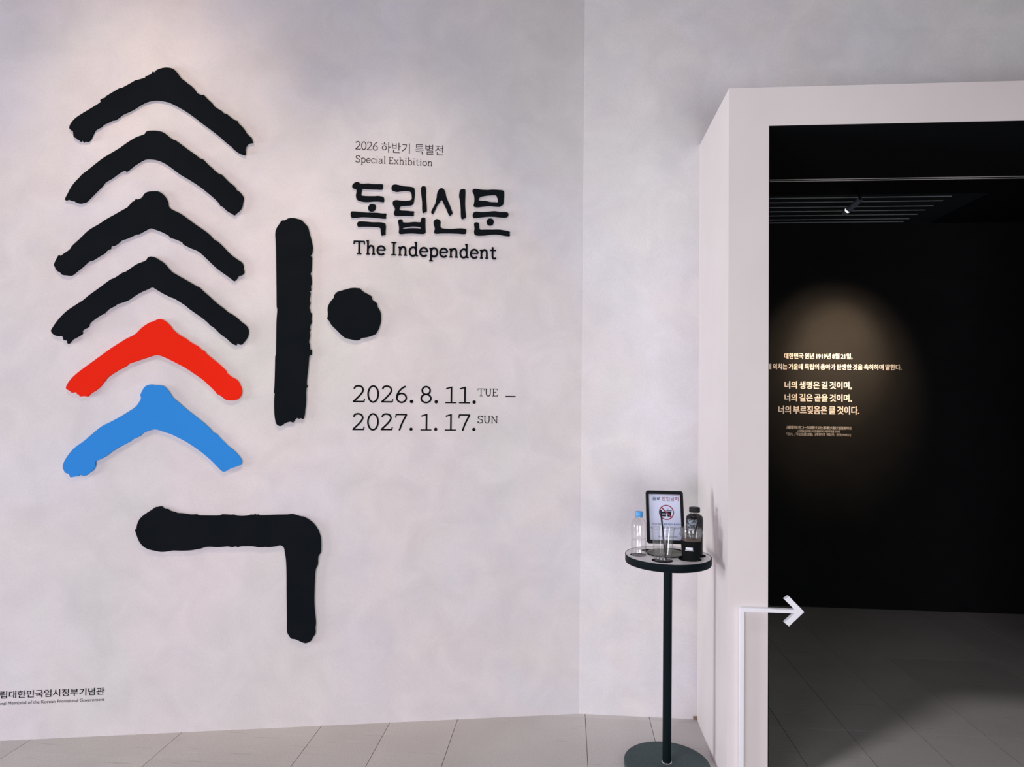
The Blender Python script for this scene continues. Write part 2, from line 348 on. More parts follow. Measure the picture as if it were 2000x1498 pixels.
strokes = [
 ('topmost raised black chevron brush stroke with a notched right tip', 'ink', Z1, [250,635,262,598,300,552,360,510,430,468,500,425,528,405,525,388,548,372,568,368,575,355,640,315,700,280,716,280,790,240,838,212,850,210,925,188,925,178,975,158,990,135,1008,140,1020,125,1055,108,1110,98,1160,105,1195,128,1225,165,1250,198,1290,228,1308,245,1330,258,1365,292,1388,325,1425,342,1445,342,1480,378,1525,420,1535,440,1570,465,1605,485,1625,505,1650,512,1690,545,1730,570,1745,572,1755,595,1790,628,1815,660,1825,680,1855,712,1870,722,1875,745,1884,762,1860,768,1838,775,1820,800,1812,828,1816,850,1808,876,1760,860,1708,822,1695,805,1640,762,1580,708,1500,645,1450,610,1380,555,1290,490,1200,438,1130,405,1060,390,1000,388,940,400,880,430,820,468,780,488,720,515,690,540,655,562,630,566,590,585,548,605,535,622,490,645,470,668,455,700,435,740,410,755,385,750,378,762,365,742,348,755,335,740,318,735,308,722,290,715,286,690,282,662,262,652]),
 ('second black chevron brush stroke from the top, left end cut to a point', 'ink', Z1, [214,1262,235,1220,270,1155,310,1105,345,1070,362,1050,420,1005,470,965,540,910,620,860,700,812,770,762,840,720,915,692,925,680,945,662,1012,658,1030,662,1070,668,1110,690,1145,720,1180,742,1200,748,1250,785,1310,830,1360,865,1400,895,1410,905,1440,915,1470,945,1500,975,1520,990,1550,1020,1585,1045,1605,1050,1640,1085,1680,1125,1700,1138,1728,1165,1735,1185,1760,1200,1790,1235,1798,1260,1790,1300,1785,1330,1765,1365,1735,1390,1715,1408,1690,1395,1650,1372,1610,1335,1590,1325,1580,1305,1530,1255,1470,1205,1400,1150,1310,1092,1230,1045,1150,985,1080,940,1010,915,940,910,905,920,870,940,820,972,780,1005,755,1020,735,1010,690,1035,620,1085,575,1110,555,1130,540,1150,500,1190,450,1240,420,1270,395,1292,345,1304,305,1295,300,1285,270,1282,240,1270,218,1278]),
 ('third black chevron brush stroke from the top, with a blunt bulging peak', 'ink', Z2, [110,740,120,710,150,655,170,660,195,640,245,605,270,570,330,515,385,460,430,425,500,385,560,345,640,300,720,255,745,240,785,195,800,190,815,172,840,172,870,155,890,125,920,108,970,103,1015,107,1050,130,1075,160,1092,195,1098,232,1130,262,1190,290,1250,330,1320,382,1390,430,1450,475,1490,520,1520,535,1570,582,1630,645,1690,690,1728,715,1742,745,1740,770,1748,785,1745,810,1720,828,1700,830,1685,855,1662,876,1640,862,1600,832,1540,790,1490,748,1420,680,1350,620,1290,595,1225,562,1215,545,1165,520,1110,502,1100,488,1040,455,980,432,943,420,905,435,840,470,820,472,790,485,740,508,690,525,660,550,630,570,600,575,595,598,575,605,555,620,545,635,490,668,440,698,410,705,370,740,345,762,300,798,270,822,245,830,210,825,180,822,165,805,140,790,125,770,118,752]),
 ('lowest black chevron brush stroke, just above the red one', 'ink', Z2, [85,1308,100,1275,150,1205,220,1135,300,1080,360,1042,410,1000,500,935,560,890,600,862,640,845,700,805,725,798,780,760,830,728,890,705,910,690,918,675,945,665,985,675,1010,690,1050,715,1080,745,1105,775,1130,800,1200,840,1270,880,1340,920,1360,928,1395,962,1450,1010,1510,1065,1570,1110,1610,1145,1640,1160,1690,1195,1720,1225,1755,1250,1780,1280,1786,1310,1780,1350,1755,1390,1720,1425,1685,1412,1678,1430,1640,1412,1600,1375,1540,1330,1490,1280,1455,1258,1440,1240,1380,1190,1300,1135,1230,1080,1150,1030,1110,1015,1050,985,1000,955,955,930,910,948,850,975,800,1005,745,1042,690,1062,650,1075,630,1092,590,1110,560,1135,545,1152,500,1175,450,1210,415,1240,405,1270,370,1290,350,1305,352,1330,310,1358,270,1380,240,1414,225,1410,222,1388,195,1385,185,1355,170,1350,140,1350,110,1338]),
 ('raised red chevron brush stroke on the pale wall', 'red', Z3, [202,655,215,620,250,575,300,530,380,470,470,405,560,340,640,288,700,252,755,225,785,200,820,165,880,125,905,118,945,100,978,98,1010,115,1045,145,1070,180,1105,212,1140,235,1180,258,1200,275,1240,300,1275,318,1300,342,1330,360,1345,380,1400,425,1445,462,1500,515,1510,535,1545,565,1590,590,1615,625,1633,680,1622,720,1595,748,1560,758,1510,755,1490,745,1460,722,1430,705,1410,680,1370,640,1320,595,1250,545,1170,492,1100,455,1030,420,970,395,930,390,895,398,830,420,770,440,710,460,695,475,650,500,630,510,590,535,540,570,520,595,498,620,480,645,440,678,400,702,378,726,350,722,315,725,308,712,290,705,285,690,250,695,235,682,210,668]),
 ('raised blue chevron brush stroke below the red one', 'blue', Z3, [176,1290,190,1250,225,1195,275,1140,340,1095,410,1035,490,970,560,935,640,892,700,855,765,812,795,775,813,735,806,715,825,675,845,645,890,628,925,635,985,638,1020,665,1045,695,1070,735,1120,778,1180,830,1250,885,1320,940,1375,990,1400,1020,1425,1030,1450,1060,1490,1100,1520,1130,1560,1160,1600,1200,1625,1235,1632,1262,1620,1280,1575,1300,1530,1315,1500,1332,1480,1338,1450,1315,1400,1262,1330,1200,1250,1140,1180,1095,1110,1058,1050,1030,1010,1018,960,1000,920,994,870,1005,825,1025,805,1045,770,1062,740,1075,720,1092,650,1128,590,1165,560,1185,520,1215,470,1240,443,1252,440,1290,420,1325,385,1350,355,1370,325,1365,318,1355,305,1370,265,1378,238,1382,228,1360,215,1352,195,1345,185,1325,180,1318]),
 ('large raised black bent stroke like a sideways L low on the wall', 'ink', Z4, [110,350,122,345,128,305,150,255,190,215,235,185,270,162,300,142,318,148,320,140,355,138,375,158,410,162,430,178,470,188,495,198,550,202,620,212,672,210,690,220,760,222,860,222,890,218,908,210,990,215,1010,212,1030,222,1090,226,1150,220,1165,212,1190,215,1205,208,1220,216,1235,210,1245,220,1320,218,1400,214,1500,212,1550,208,1620,228,1650,232,1700,258,1745,295,1775,335,1795,375,1810,430,1812,510,1808,560,1785,600,1782,670,1762,715,1755,800,1750,920,1750,1040,1758,1130,1764,1200,1760,1250,1760,1300,1740,1330,1720,1365,1690,1382,1660,1386,1620,1370,1580,1352,1540,1345,1518,1318,1500,1280,1500,1180,1498,1060,1496,900,1495,720,1490,620,1480,560,1472,515,1450,495,1430,492,1405,500,1340,508,1300,506,1250,510,1180,500,1090,500,1050,508,1030,502,1000,508,960,502,920,505,860,508,800,505,750,508,720,520,670,530,620,538,540,542,460,540,400,550,340,552,290,542,230,528,190,505,160,475,140,440,125,400]),
 ('tall raised black vertical brush stroke with a ragged right edge', 'ink', Z5, [122,185,130,150,150,118,165,100,185,98,208,85,240,84,275,92,295,102,310,118,330,140,338,170,350,215,360,265,356,310,346,320,356,335,356,355,352,420,345,435,352,458,354,500,348,515,350,545,338,548,346,560,345,580,340,605,346,625,338,650,345,672,348,690,355,690,352,735,355,742,342,775,346,795,340,810,344,830,336,870,342,890,344,920,354,922,352,955,338,960,334,1010,330,1055,326,1080,322,1140,329,1155,320,1165,318,1195,318,1250,312,1300,310,1330,300,1362,285,1358,270,1362,262,1355,245,1370,235,1385,220,1380,195,1385,175,1395,155,1408,132,1398,122,1370,116,1320,115,1250,118,1200,113,1193,117,1150,120,1060,122,965,126,955,128,850,130,740,135,668,131,640,130,520,128,380,126,250]),
 ('large raised black round dot right of the tall vertical stroke', 'ink', Z5, [453,725,458,700,455,665,462,635,478,610,495,590,498,575,515,555,545,545,570,538,600,530,625,528,650,530,662,532,680,550,705,565,735,582,742,605,768,625,775,650,790,675,796,705,794,745,782,785,765,815,755,825,720,838,700,843,670,848,655,860,630,862,600,855,570,848,545,830,510,795,480,765,465,738]),
]
for lab, mt, z, flat in strokes:
    tag(raised('raised_brush_stroke', [crop(*z, flat)], .010, M[mt]), lab, 'wall lettering', BR)

circ = lambda cx, cy, r: [v for k in range(18) for v in (cx+r*math.cos(-2*PI*k/18), cy+r*math.sin(-2*PI*k/18))]
title = [
 ('first syllable of the bold black title, with a small dot in its middle', [
   [[153,575,165,550,195,530,225,532,240,545,280,548,330,545,380,552,430,552,485,555,488,580,480,610,420,610,340,608,280,602,262,610,258,630,255,670,270,678,330,682,400,682,440,680,490,690,502,715,495,745,440,740,380,740,320,745,260,740,215,725,195,690,198,650,203,620,190,605,165,595]],
   [[326,810,335,785,355,768,390,770,410,785,408,820,390,842,360,850,335,838]],
   [[136,875,145,850,180,848,250,855,350,862,420,862,480,870,523,872,520,900,518,925,440,920,350,912,250,910,160,918,142,900]],
   [[207,990,215,965,240,955,300,958,380,965,450,965,490,970,515,985,520,1020,517,1060,515,1100,490,1105,475,1110,465,1080,462,1040,450,1022,400,1015,330,1012,270,1012,220,1012]]]),
 ('second syllable of the bold black title, with a slit box at its foot', [
   [[580,590,590,565,620,555,660,562,720,575,780,580,820,590,832,620,832,680,825,730,815,765,790,782,740,785,690,790,672,800,668,830,690,838,740,840,790,845,825,850,820,875,820,897,770,895,700,895,640,897,612,885,605,860,618,830,612,800,595,775,595,745,610,730,640,725,700,735,760,732,795,720,800,690,795,650,780,632,740,625,690,628,640,635,600,625,582,610]],
   [[900,600,910,578,930,573,950,582,956,620,955,680,960,740,963,800,962,845,940,858,920,862,912,820,912,750,905,680,900,640]],
   [[652,955,665,935,690,935,703,950,705,965,760,968,830,962,890,965,898,945,905,920,930,912,948,925,948,980,950,1040,950,1075,930,1090,880,1090,800,1085,730,1088,680,1092,660,1080,662,1040,660,1000],
    [697,1030,740,1018,800,1010,860,1012,895,1022,897,1034,850,1030,780,1030,720,1036]]]),
 ('third syllable of the bold black title, with a tent shape and upright', [
   [[1010,855,1030,810,1055,760,1068,700,1075,650,1095,610,1118,595,1145,605,1165,640,1175,690,1195,740,1220,800,1243,870,1225,880,1215,895,1195,870,1175,820,1150,770,1128,725,1110,735,1095,760,1075,785,1055,830,1028,875]],
   [[1313,680,1320,625,1340,608,1370,607,1382,625,1380,690,1378,760,1382,840,1388,905,1375,920,1345,930,1333,905,1330,830,1325,760,1318,710]],
   [[1035,975,1045,945,1070,930,1095,938,1113,960,1110,1000,1120,1025,1160,1035,1230,1038,1300,1032,1360,1033,1390,1045,1388,1075,1375,1092,1300,1088,1220,1085,1130,1085,1060,1088,1042,1070,1050,1030]]]),
 ('last syllable of the bold black title, with a closed box on top', [
   [[1457,630,1465,610,1490,602,1550,612,1620,615,1680,612,1740,615,1790,622,1802,650,1798,710,1792,770,1770,785,1755,797,1700,795,1640,790,1580,795,1520,802,1485,798,1470,785,1478,740,1478,690,1470,655],
    [1528,710,1545,690,1600,678,1660,672,1705,672,1725,690,1733,745,1700,748,1650,745,1600,735,1550,732,1525,728]],
   [[1460,890,1470,860,1500,850,1560,855,1640,850,1700,845,1760,855,1820,855,1845,868,1845,895,1825,912,1760,912,1690,905,1620,905,1550,912,1480,918,1465,908]],
   [circ(1650, 962, 39)],
   [[1475,985,1485,968,1515,968,1530,985,1533,1030,1545,1045,1600,1045,1680,1045,1750,1045,1810,1055,1862,1068,1860,1090,1860,1115,1800,1110,1730,1098,1660,1098,1590,1108,1520,1110,1485,1100,1475,1070,1480,1030]]]),
]
for lab, pieces in title:
    pix = [crop(*Z6, l) for pc in pieces for l in pc]
    al = [LW.at(x, y, .006) for l in pix for x, y in l]
    c0 = ((min(a for a, b in al)+max(a for a, b in al))/2, min(b for a, b in al))
    t = empty('raised_syllable', LW.pos(c0[0], c0[1], .0008), LW.rot); t['_c'] = c0
    for pc in pieces: raised('stroke', [crop(*Z6, l) for l in pc], .006, M['ink'], parent=t, sub=4)
    del t['_c']
    tag(t, lab, 'wall lettering', 'syllables of the bold black title')

# ------------------------------------------------------------------ a slab-serif alphabet drawn as pen strokes
def A_(cx, cy, rx, ry, a0, a1, n=28): return [(cx+rx*math.cos(math.radians(a0+(a1-a0)*k/n)), cy+ry*math.sin(math.radians(a0+(a1-a0)*k/n))) for k in range(n+1)]
def C_(*f): return catmull([(f[i], f[i+1]) for i in range(0, len(f), 2)], 6, False)
def L_(*f): return [(f[i], f[i+1]) for i in range(0, len(f), 2)]
SF = .55   # serif thickness relative to the stem
def foot(x, y=.03, a=.125): return (L_(x-a+.02, y, x+a-.02, y), .66)
def flag(x, y): return (L_(x-.11, y-.055, x-.005, y-.03), .62)
def arch(x0, x1): return [(C_(x0, .44, x0+.10, .60, (x0+x1)/2+.03, .665, x1-.04, .60, x1, .44, x1, .22, x1, 0), 1)]
GL = {
 '2': (.66, [(C_(.06,.80,.13,.93,.31,.975,.50,.91,.575,.75,.53,.60,.36,.38,.02,.04), 1), (L_(.0,.045,.64,.045), .95), (L_(.63,.03,.665,.20), .7)]),
 '0': (.66, [(A_(.33,.5,.29,.475,0,360,40), 1)]),
 '6': (.66, [(C_(.56,.975,.38,.88,.20,.70,.09,.50,.055,.32,.075,.22), 1), (A_(.335,.29,.275,.265,0,360,36), 1)]),
 '8': (.66, [(A_(.33,.745,.235,.23,0,360,32), 1), (A_(.33,.27,.285,.245,0,360,32), 1)]),
 '1': (.62, [(L_(.34,.02,.34,.985), 1), (L_(.35,.965,.04,.87), .8), (L_(0,.03,.63,.03), .7)]),
 '7': (.66, [(L_(.03,.95,.65,.95), .85), (L_(.045,.96,.02,.76), .7), (C_(.63,.94,.50,.68,.36,.36,.24,.0), 1)]),
 '.': (.2, [(A_(.1,.085,.05,.05,0,360,16), 1.05)]),
 '-': (.6, [(L_(0,.42,.6,.42), .8)]),
 'S': (.62, [(C_(.55,.78,.47,.92,.30,.975,.13,.92,.065,.77,.14,.62,.33,.52,.52,.41,.57,.24,.48,.08,.29,.02,.12,.07,.045,.22), 1), (L_(.565,.96,.56,.76), .65), (L_(.035,.04,.04,.25), .65)]),
 'E': (.64, [(L_(.15,.02,.15,.98), 1), (L_(.02,.965,.57,.965), .75), (L_(.57,.99,.57,.79), .65), (L_(.15,.51,.43,.51), .75), (L_(.43,.61,.43,.41), .6), (L_(.02,.035,.60,.035), .75), (L_(.60,.01,.61,.23), .65)]),
 'T': (.74, [(L_(.37,.02,.37,.98), 1), (L_(.02,.965,.72,.965), .75), (L_(.03,.99,.02,.76), .65), (L_(.71,.99,.72,.76), .65), foot(.37, .03, .17)]),
 'I': (.40, [(L_(.20,.02,.20,.98), 1), foot(.20, .03, .19), foot(.20, .97, .19)]),
 'U': (.78, [(C_(.15,.96,.15,.62,.16,.32,.23,.10,.39,.02,.55,.10,.62,.32,.63,.62,.63,.96), 1), foot(.15,.97,.15), foot(.63,.97,.14)]),
 'N': (.80, [(L_(.14,.02,.14,.97), .8), (L_(.13,.98,.66,.02), 1), (L_(.66,.0,.66,.97), .8), foot(.14,.03,.14), foot(.10,.97,.1), foot(.66,.97,.14)]),
 'h': (.66, [(L_(.14,.02,.14,1.08), 1), flag(.14,1.07), foot(.15), foot(.52)] + arch(.14,.52)),
 'n': (.66, [(L_(.14,.02,.14,.67), 1), flag(.14,.665), foot(.15), foot(.52)] + arch(.14,.52)),
 'i': (.30, [(L_(.15,.02,.15,.67), 1), flag(.15,.665), foot(.16), (A_(.15,.93,.03,.03,0,360,12), .75)]),
 'l': (.30, [(L_(.15,.02,.15,1.08), 1), flag(.15,1.07), foot(.16)]),
 'e': (.58, [(A_(.30,.335,.255,.325,8,318,40), 1), (L_(.06,.365,.55,.365), .7)]),
 'c': (.54, [(A_(.31,.335,.26,.325,42,318,36), 1), (L_(.495,.66,.50,.48), .65)]),
 'o': (.62, [(A_(.31,.335,.265,.325,0,360,40), 1)]),
 'a': (.57, [(C_(.08,.53,.15,.64,.28,.665,.40,.60,.43,.45,.43,.20,.45,.06,.55,.04), 1), (C_(.43,.40,.25,.38,.08,.29,.06,.15,.14,.03,.28,.025,.43,.17), .95)]),
 'p': (.64, [(L_(.14,-.33,.14,.67), 1), flag(.14,.665), foot(.15,-.32,.15), (C_(.14,.50,.27,.65,.42,.65,.545,.52,.575,.335,.53,.13,.40,.015,.25,.03,.14,.14), 1)]),
 'b': (.64, [(L_(.14,.0,.14,1.08), 1), flag(.14,1.07), (C_(.14,.50,.27,.65,.42,.65,.545,.52,.575,.335,.53,.13,.40,.015,.25,.03,.14,.12), 1)]),
 'd': (.66, [(L_(.50,.02,.50,1.08), 1), flag(.50,1.07), (L_(.50,.03,.64,.03), .7), (C_(.50,.50,.39,.645,.24,.65,.10,.52,.06,.335,.11,.13,.23,.015,.38,.03,.50,.14), 1)]),
 't': (.46, [(C_(.19,.90,.19,.60,.19,.25,.21,.08,.31,.015,.43,.06), 1), (L_(.03,.655,.42,.655), .75)]),
 'x': (.62, [(L_(.10,.65,.52,.02), 1), (L_(.51,.65,.09,.02), .8), foot(.10,.645,.1), foot(.51,.645,.1), foot(.09,.03,.1), foot(.53,.03,.1)]),
}
def pen(bm, pts, w, depth, x0=0, y0=0, sx=1, sy=1):
    """one pen stroke of width w as a raised ribbon"""
    P = [Vector((x0+a*sx, y0+b*sy)) for a, b in pts]
    closed = (P[0]-P[-1]).length < 1e-6
    if closed: P = P[:-1]
    n = len(P); Lf, Rt = [], []
    for i in range(n):
        a = P[i-1] if (i or closed) else P[0]; b = P[(i+1) % n] if (i < n-1 or closed) else P[-1]
        t = (b-a).normalized(); nn = Vector((-t.y, t.x)); Lf.append(P[i]+nn*w/2); Rt.append(P[i]-nn*w/2)
    V = [[bm.verts.new((p.x, p.y, z)) for p in (Lf[i], Rt[i]) for z in (0, depth)] for i in range(n)]
    for i in range(n if closed else n-1):
        a, b = V[i], V[(i+1) % n]
        for q in ((a[1], a[3], b[3], b[1]), (a[0], b[0], b[2], a[2]), (a[0], a[1], b[1], b[0]), (a[2], b[2], b[3], a[3])): bm.faces.new(q)
    if not closed:                      # rounded pen ends
        for i, sgn in ((0, -1), (n-1, 1)):
            t = (P[1]-P[0]).normalized() if i == 0 else (P[-1]-P[-2]).normalized()
            nn = Vector((-t.y, t.x)); arc = []
            for k in range(1, 6):
                q = math.pi*k/6; p = P[i]+nn*(w/2*math.cos(q))+t*(sgn*w/2*.22*math.sin(q)); arc.append((bm.verts.new((p.x, p.y, 0)), bm.verts.new((p.x, p.y, depth))))
            ch = [(V[i][0], V[i][1])] + arc + [(V[i][2], V[i][3])]
            bm.faces.new([c[1] for c in ch])
            for a_, b_ in zip(ch, ch[1:]): bm.faces.new((a_[0], b_[0], b_[1], a_[1]))
def glyph(bm, ch, x0, y0, sx, sy, w, depth):
    for pts, k in GL[ch][1]: pen(bm, pts, w*k, depth, x0, y0, sx, sy)
def word_spans(text, a0, a1, gap=.075, space=.30):
    tot = sum(space if c == ' ' else GL[c][0]+gap for c in text)-gap; s = (a1-a0)/tot; x = a0; out = []
    for c in text:
        if c == ' ': x += space*s; continue
        out.append((c, x, s)); x += (GL[c][0]+gap)*s
    return out
TH = .0006    # vinyl film
def film(name, bm, mt, plane, c0, lab, cat, grp=None, off=0.0):
    for v in bm.verts: v.co.x -= c0[0]; v.co.y -= c0[1]
    o = obj(name, bm, mt); o.location = plane.pos(c0[0], c0[1], off+.0002); o.rotation_euler = plane.rot
    return tag(o, lab, cat, grp)
def add_text(bm, body, plane, BL, TR, offset=0.0, spacing=1.0, depth=TH, off=0.0, bold=0.0, word=1.0):
    m = text_mesh(body, depth, offset, spacing, word=word); x0, x1, y0, y1 = bounds(m)
    a0, b0 = plane.at(*BL, off); a1, b1 = plane.at(*TR, off)
    for v in m.vertices: v.co = ((v.co.x-x0)/(x1-x0)*(a1-a0)+a0, (v.co.y-y0)/(y1-y0)*(b1-b0)+b0, depth)
    for k, (dx, dy) in enumerate(((0, 0), (-1, 0), (1, 0), (0, -.6), (0, .6)) if bold else ((0, 0),)):   # heavier strokes
        n0 = len(bm.verts); bm.from_mesh(m); bm.verts.ensure_lookup_table()
        for v in bm.verts[n0:]: v.co.x += dx*bold*(b1-b0); v.co.y += dy*bold*(b1-b0); v.co.z += k*4e-5
    bpy.data.meshes.remove(m)
    return (a0, b0)
# "2026 ... / Special Exhibition"
bm = bmesh.new()
a0, b0 = LW.at(694.3, 291.7); a1, _ = LW.at(737.8, 293.0); h0 = LW.at(716, 278)[1]-b0+.003
for c, x, s in word_spans('2026', a0, a1, .10): glyph(bm, c, x, b0, s, h0, h0*.09, TH)
add_text(bm, '하반기 특별전', LW, (744.7, 297.6), (865.9, 284.0), -.004)
film('wall_lettering', bm, M['vinyl_grey'], LW, (a0, b0), 'thin charcoal lettering 2026 하반기 특별전 above the title', 'wall lettering', 'flat lettering on the pale wall')
bm = bmesh.new()
a0, b0 = LW.at(694.3, 316.2); a1, b1 = LW.at(844.5, 325.2); hh = LW.at(760, 306.6)[1]-LW.at(760, 319.9)[1]; bb = (b0+b1)/2
for c, x, s in word_spans('Special Exhibition', a0, a1): glyph(bm, c, x, bb, s, hh, hh*.098, TH)
film('wall_lettering', bm, M['vinyl_grey'], LW, (a0, bb), 'thin charcoal lettering Special Exhibition above the title', 'wall lettering', 'flat lettering on the pale wall')
# "The Independent": every letter raised off the wall
a0, b0 = LW.at(690.5, 495.8, .004); a1, b1 = LW.at(969.5, 505.6, .004); bb = (b0+b1)/2; hh = LW.at(700, 470.3, .004)[1]-LW.at(700, 496, .004)[1]
where = ['first letter, T', 'letter h after the T', 'letter e ending the word The', 'capital letter I', 'letter n right after the capital I', 'letter d after the first n', 'letter e before the p', 'letter p with the long tail',
         'letter e after the p', 'letter n after the p and e', 'letter d before the final ent', 'letter e right before the last two letters nt', 'last letter n, before the t', 'last letter, t']
for (c, x, s), wl in zip(word_spans('The Independent', a0, a1), where):
    bm = bmesh.new(); glyph(bm, c, 0, 0, s, hh, hh*.142, .004)
    o = obj('raised_letter', bm, M['ink']); o.location = LW.pos(x, bb, .0008); o.rotation_euler = LW.rot
    tag(o, f'small raised black {wl} in The Independent', 'wall lettering', 'raised letters of The Independent')
# dates: numerals, full stops, weekday and dash are parts of the line
def add_disc(bm, x, y, r, n=24):
    vs = [bm.verts.new((x+r*math.cos(2*PI*k/n), y+r*math.sin(2*PI*k/n), TH)) for k in range(n)]; bm.faces.new(vs)
def add_rect(bm, x0, x1, y0, y1): bm.faces.new([bm.verts.new((x, y, TH)) for x, y in ((x0, y0), (x1, y0), (x1, y1), (x0, y1))])
def date_line(items, base_l, base_r, htop, day, dx0, dx1, dtop, dbot, lab):
    f = lambda x, y: (660+x/5.263, 730+y/5.263)
    bl = LW.at(*f(*base_l)); br = LW.at(*f(*base_r)); base = (bl[1]+br[1])/2; H = LW.at(*f(base_l[0], htop))[1]-bl[1]; w = H*.104
    root = empty('wall_lettering', LW.pos(bl[0], base, .0002), LW.rot); tag(root, lab, 'wall lettering', 'flat lettering on the pale wall')
    def part(name, bm):
        for v in bm.verts: v.co.x -= bl[0]; v.co.y -= base
        obj(name, bm, M['vinyl'], root)
    for c, x0, x1 in items:
        bm = bmesh.new()
        yy = base_l[1]+(base_r[1]-base_l[1])*(x0-base_l[0])/(base_r[0]-base_l[0])
        p0 = LW.at(*f(x0, yy))[0]; p1 = LW.at(*f(x1, yy))[0]
        if c == '.': r = (p1-p0)/2; add_disc(bm, p0+r, base+r*.75, r); part('full_stop', bm)
        elif c == '-': add_rect(bm, p0, p1, base+H*.405, base+H*.48); part('dash', bm)
        else: glyph(bm, c, p0, base, (p1-p0)/GL[c][0], H, w, TH); part('numeral', bm)
    p0, q0 = LW.at(*f(dx0, dbot)); p1, _ = LW.at(*f(dx1, dbot)); h1 = LW.at(*f(dx0, dtop))[1]-q0
    for c, x, s in word_spans(day, p0, p1, .04): bm = bmesh.new(); glyph(bm, c, x, q0, s, h1, h1*.11, TH); part('weekday_letter', bm)
date_line([('2',155,272),('0',302,420),('2',447,563),('6',595,710),('.',738,775),('8',848,963),('.',992,1028),('1',1105,1215),('1',1245,1355),('.',1382,1418),('-',1722,1825)], (155, 294), (1355, 304), 120,
          'TUE', 1437, 1643, 152, 229, 'upper date line 2026. 8. 11. TUE in black on the pale wall')
date_line([('2',150,268),('0',300,418),('2',442,558),('7',588,708),('.',735,768),('1',850,958),('.',988,1022),('1',1100,1210),('7',1238,1357),('.',1380,1414)], (150, 579), (1355, 584), 407,
          'SUN', 1435, 1645, 432, 508, 'lower date line 2027. 1. 17. SUN in black on the pale wall')
# museum name at lower left
bm = bmesh.new(); c0 = add_text(bm, '국립대한민국임시정부기념관', LW, (-18.2, 1365.6), (204.3, 1342.2), .012)
film('wall_lettering', bm, M['vinyl'], LW, c0, 'black Korean museum name low on the left of the pale wall', 'wall lettering', 'flat lettering on the pale wall')
m = text_mesh('Memorial of the Korean Provisional Government', TH); b1_ = bounds(m); w1 = b1_[1]-b1_[0]; bpy.data.meshes.remove(m)
m = text_mesh('National Memorial of the Korean Provisional Government', TH); b2_ = bounds(m); aR, zR = LW.at(203.8, 1369.3); aM, zM = LW.at(15.75, 1375.8)
k = (aR-aM)/w1; base = (zR+zM)/2; x0_ = aR-(b2_[1]-b2_[0])*k
for v in m.vertices: v.co = (x0_+(v.co.x-b2_[0])*k, base+v.co.y*k, TH)
bm = bmesh.new(); bm.from_mesh(m); bpy.data.meshes.remove(m)
film('wall_lettering', bm, M['vinyl'], LW, (x0_, base), 'tiny black English museum name under the Korean one', 'wall lettering', 'flat lettering on the pale wall')
# quotation on the black wall
quote = [('대한민국 원년 1919년 8월 21일,', (1531.7, 701.3), (1664.5, 690.2), .026, 'cream first line of the quotation on the black wall, giving a date'),
 ('게 외치는 가운데 독립의 총아가 탄생한 것을 축하하며 말한다.', (1497.5, 721.3), (1760.5, 711.8), .026, 'cream second line of the quotation, longest and running behind the door jamb'),
 ('너의 생명은 길 것이며,', (1532.5, 759.6), (1663.3, 745.5), .024, 'larger cream line 너의 생명은 길 것이며 on the black wall'),
 ('너의 길은 곧을 것이며,', (1532.5, 784.2), (1663.3, 770.2), .024, 'larger cream line 너의 길은 곧을 것이며 on the black wall'),
 ('너의 부르짖음은 클 것이다.', (1520.5, 808.0), (1677.8, 793.8), .024, 'lowest of the larger cream lines on the black wall'),
 ('大韓民國元年八月二十一日에 高聲으로 叫하는 裡에 獨立의 寵兒가 生함을 祝하야 曰', (1535.5, 837.8), (1662.5, 833.0), .0, 'first of the three tiny cream lines under the quotation'),
 ('너의 목숨 길지며 너의 길 곧을지며 너의 부르짖음 크리라', (1557.8, 844.4), (1640, 840.3), .0, 'second and shortest of the three tiny cream lines'),
 ('「창간사」, 『독립신문(獨立新聞)』, 상해 대한민국 『독립신문』 창간호(1919. 8. 21.)', (1536.2, 851.5), (1661.8, 846.6), .0, 'last of the three tiny cream lines under the quotation')]
for body, BL, TR, of, lab in quote:
    bm = bmesh.new(); c0 = add_text(bm, body, BW, BL, TR, .008, bold=of, word=.62)
    film('wall_quotation', bm, M['cream'], BW, c0, lab, 'wall lettering', 'cream lettering on the black wall')

# ------------------------------------------------------------------ arrow sign on the portal front
TT = .022
def P_(x, y): return PF.at(x, y, TT)
ax0, az0 = P_(1446.0, 1186.3); ax1 = P_(1453.2, 1190)[0]; bz = P_(1453, 1193.5)[1]; tipx, tipz = P_(1570.8, 1195.6)
sh = (az0-bz)/2; zc_ = tipz+.001
hx = P_(1541, 1190)[0]; top = P_(1541, 1164.0)[1]; bot = P_(1541, 1222.5)[1]; wv = .0225
hz = (top-bot)/2
pts = [(ax0, 0.001), (ax1, 0.001), (ax1, zc_-sh), (tipx-.038, zc_-sh), (hx-.018, zc_-hz+.014), (hx, zc_-hz), (tipx, zc_), (hx, zc_+hz), (hx-.018, zc_+hz-.014), (tipx-.038, zc_+sh), (ax0, zc_+sh)]
m = outline_mesh([[(a-ax0, b) for a, b in pts]], TT, 'arrow_sign')
o = link_mesh('arrow_sign', m, M['white']); o.location = PF.pos(ax0, 0, .0003); o.rotation_euler = PF.rot
bv = o.modifiers.new('bevel', 'BEVEL'); bv.width = .0015; bv.segments = 2; bv.limit_method = 'ANGLE'
tag(o, 'white raised bent arrow on the portal front pointing into the dark room', 'arrow sign')

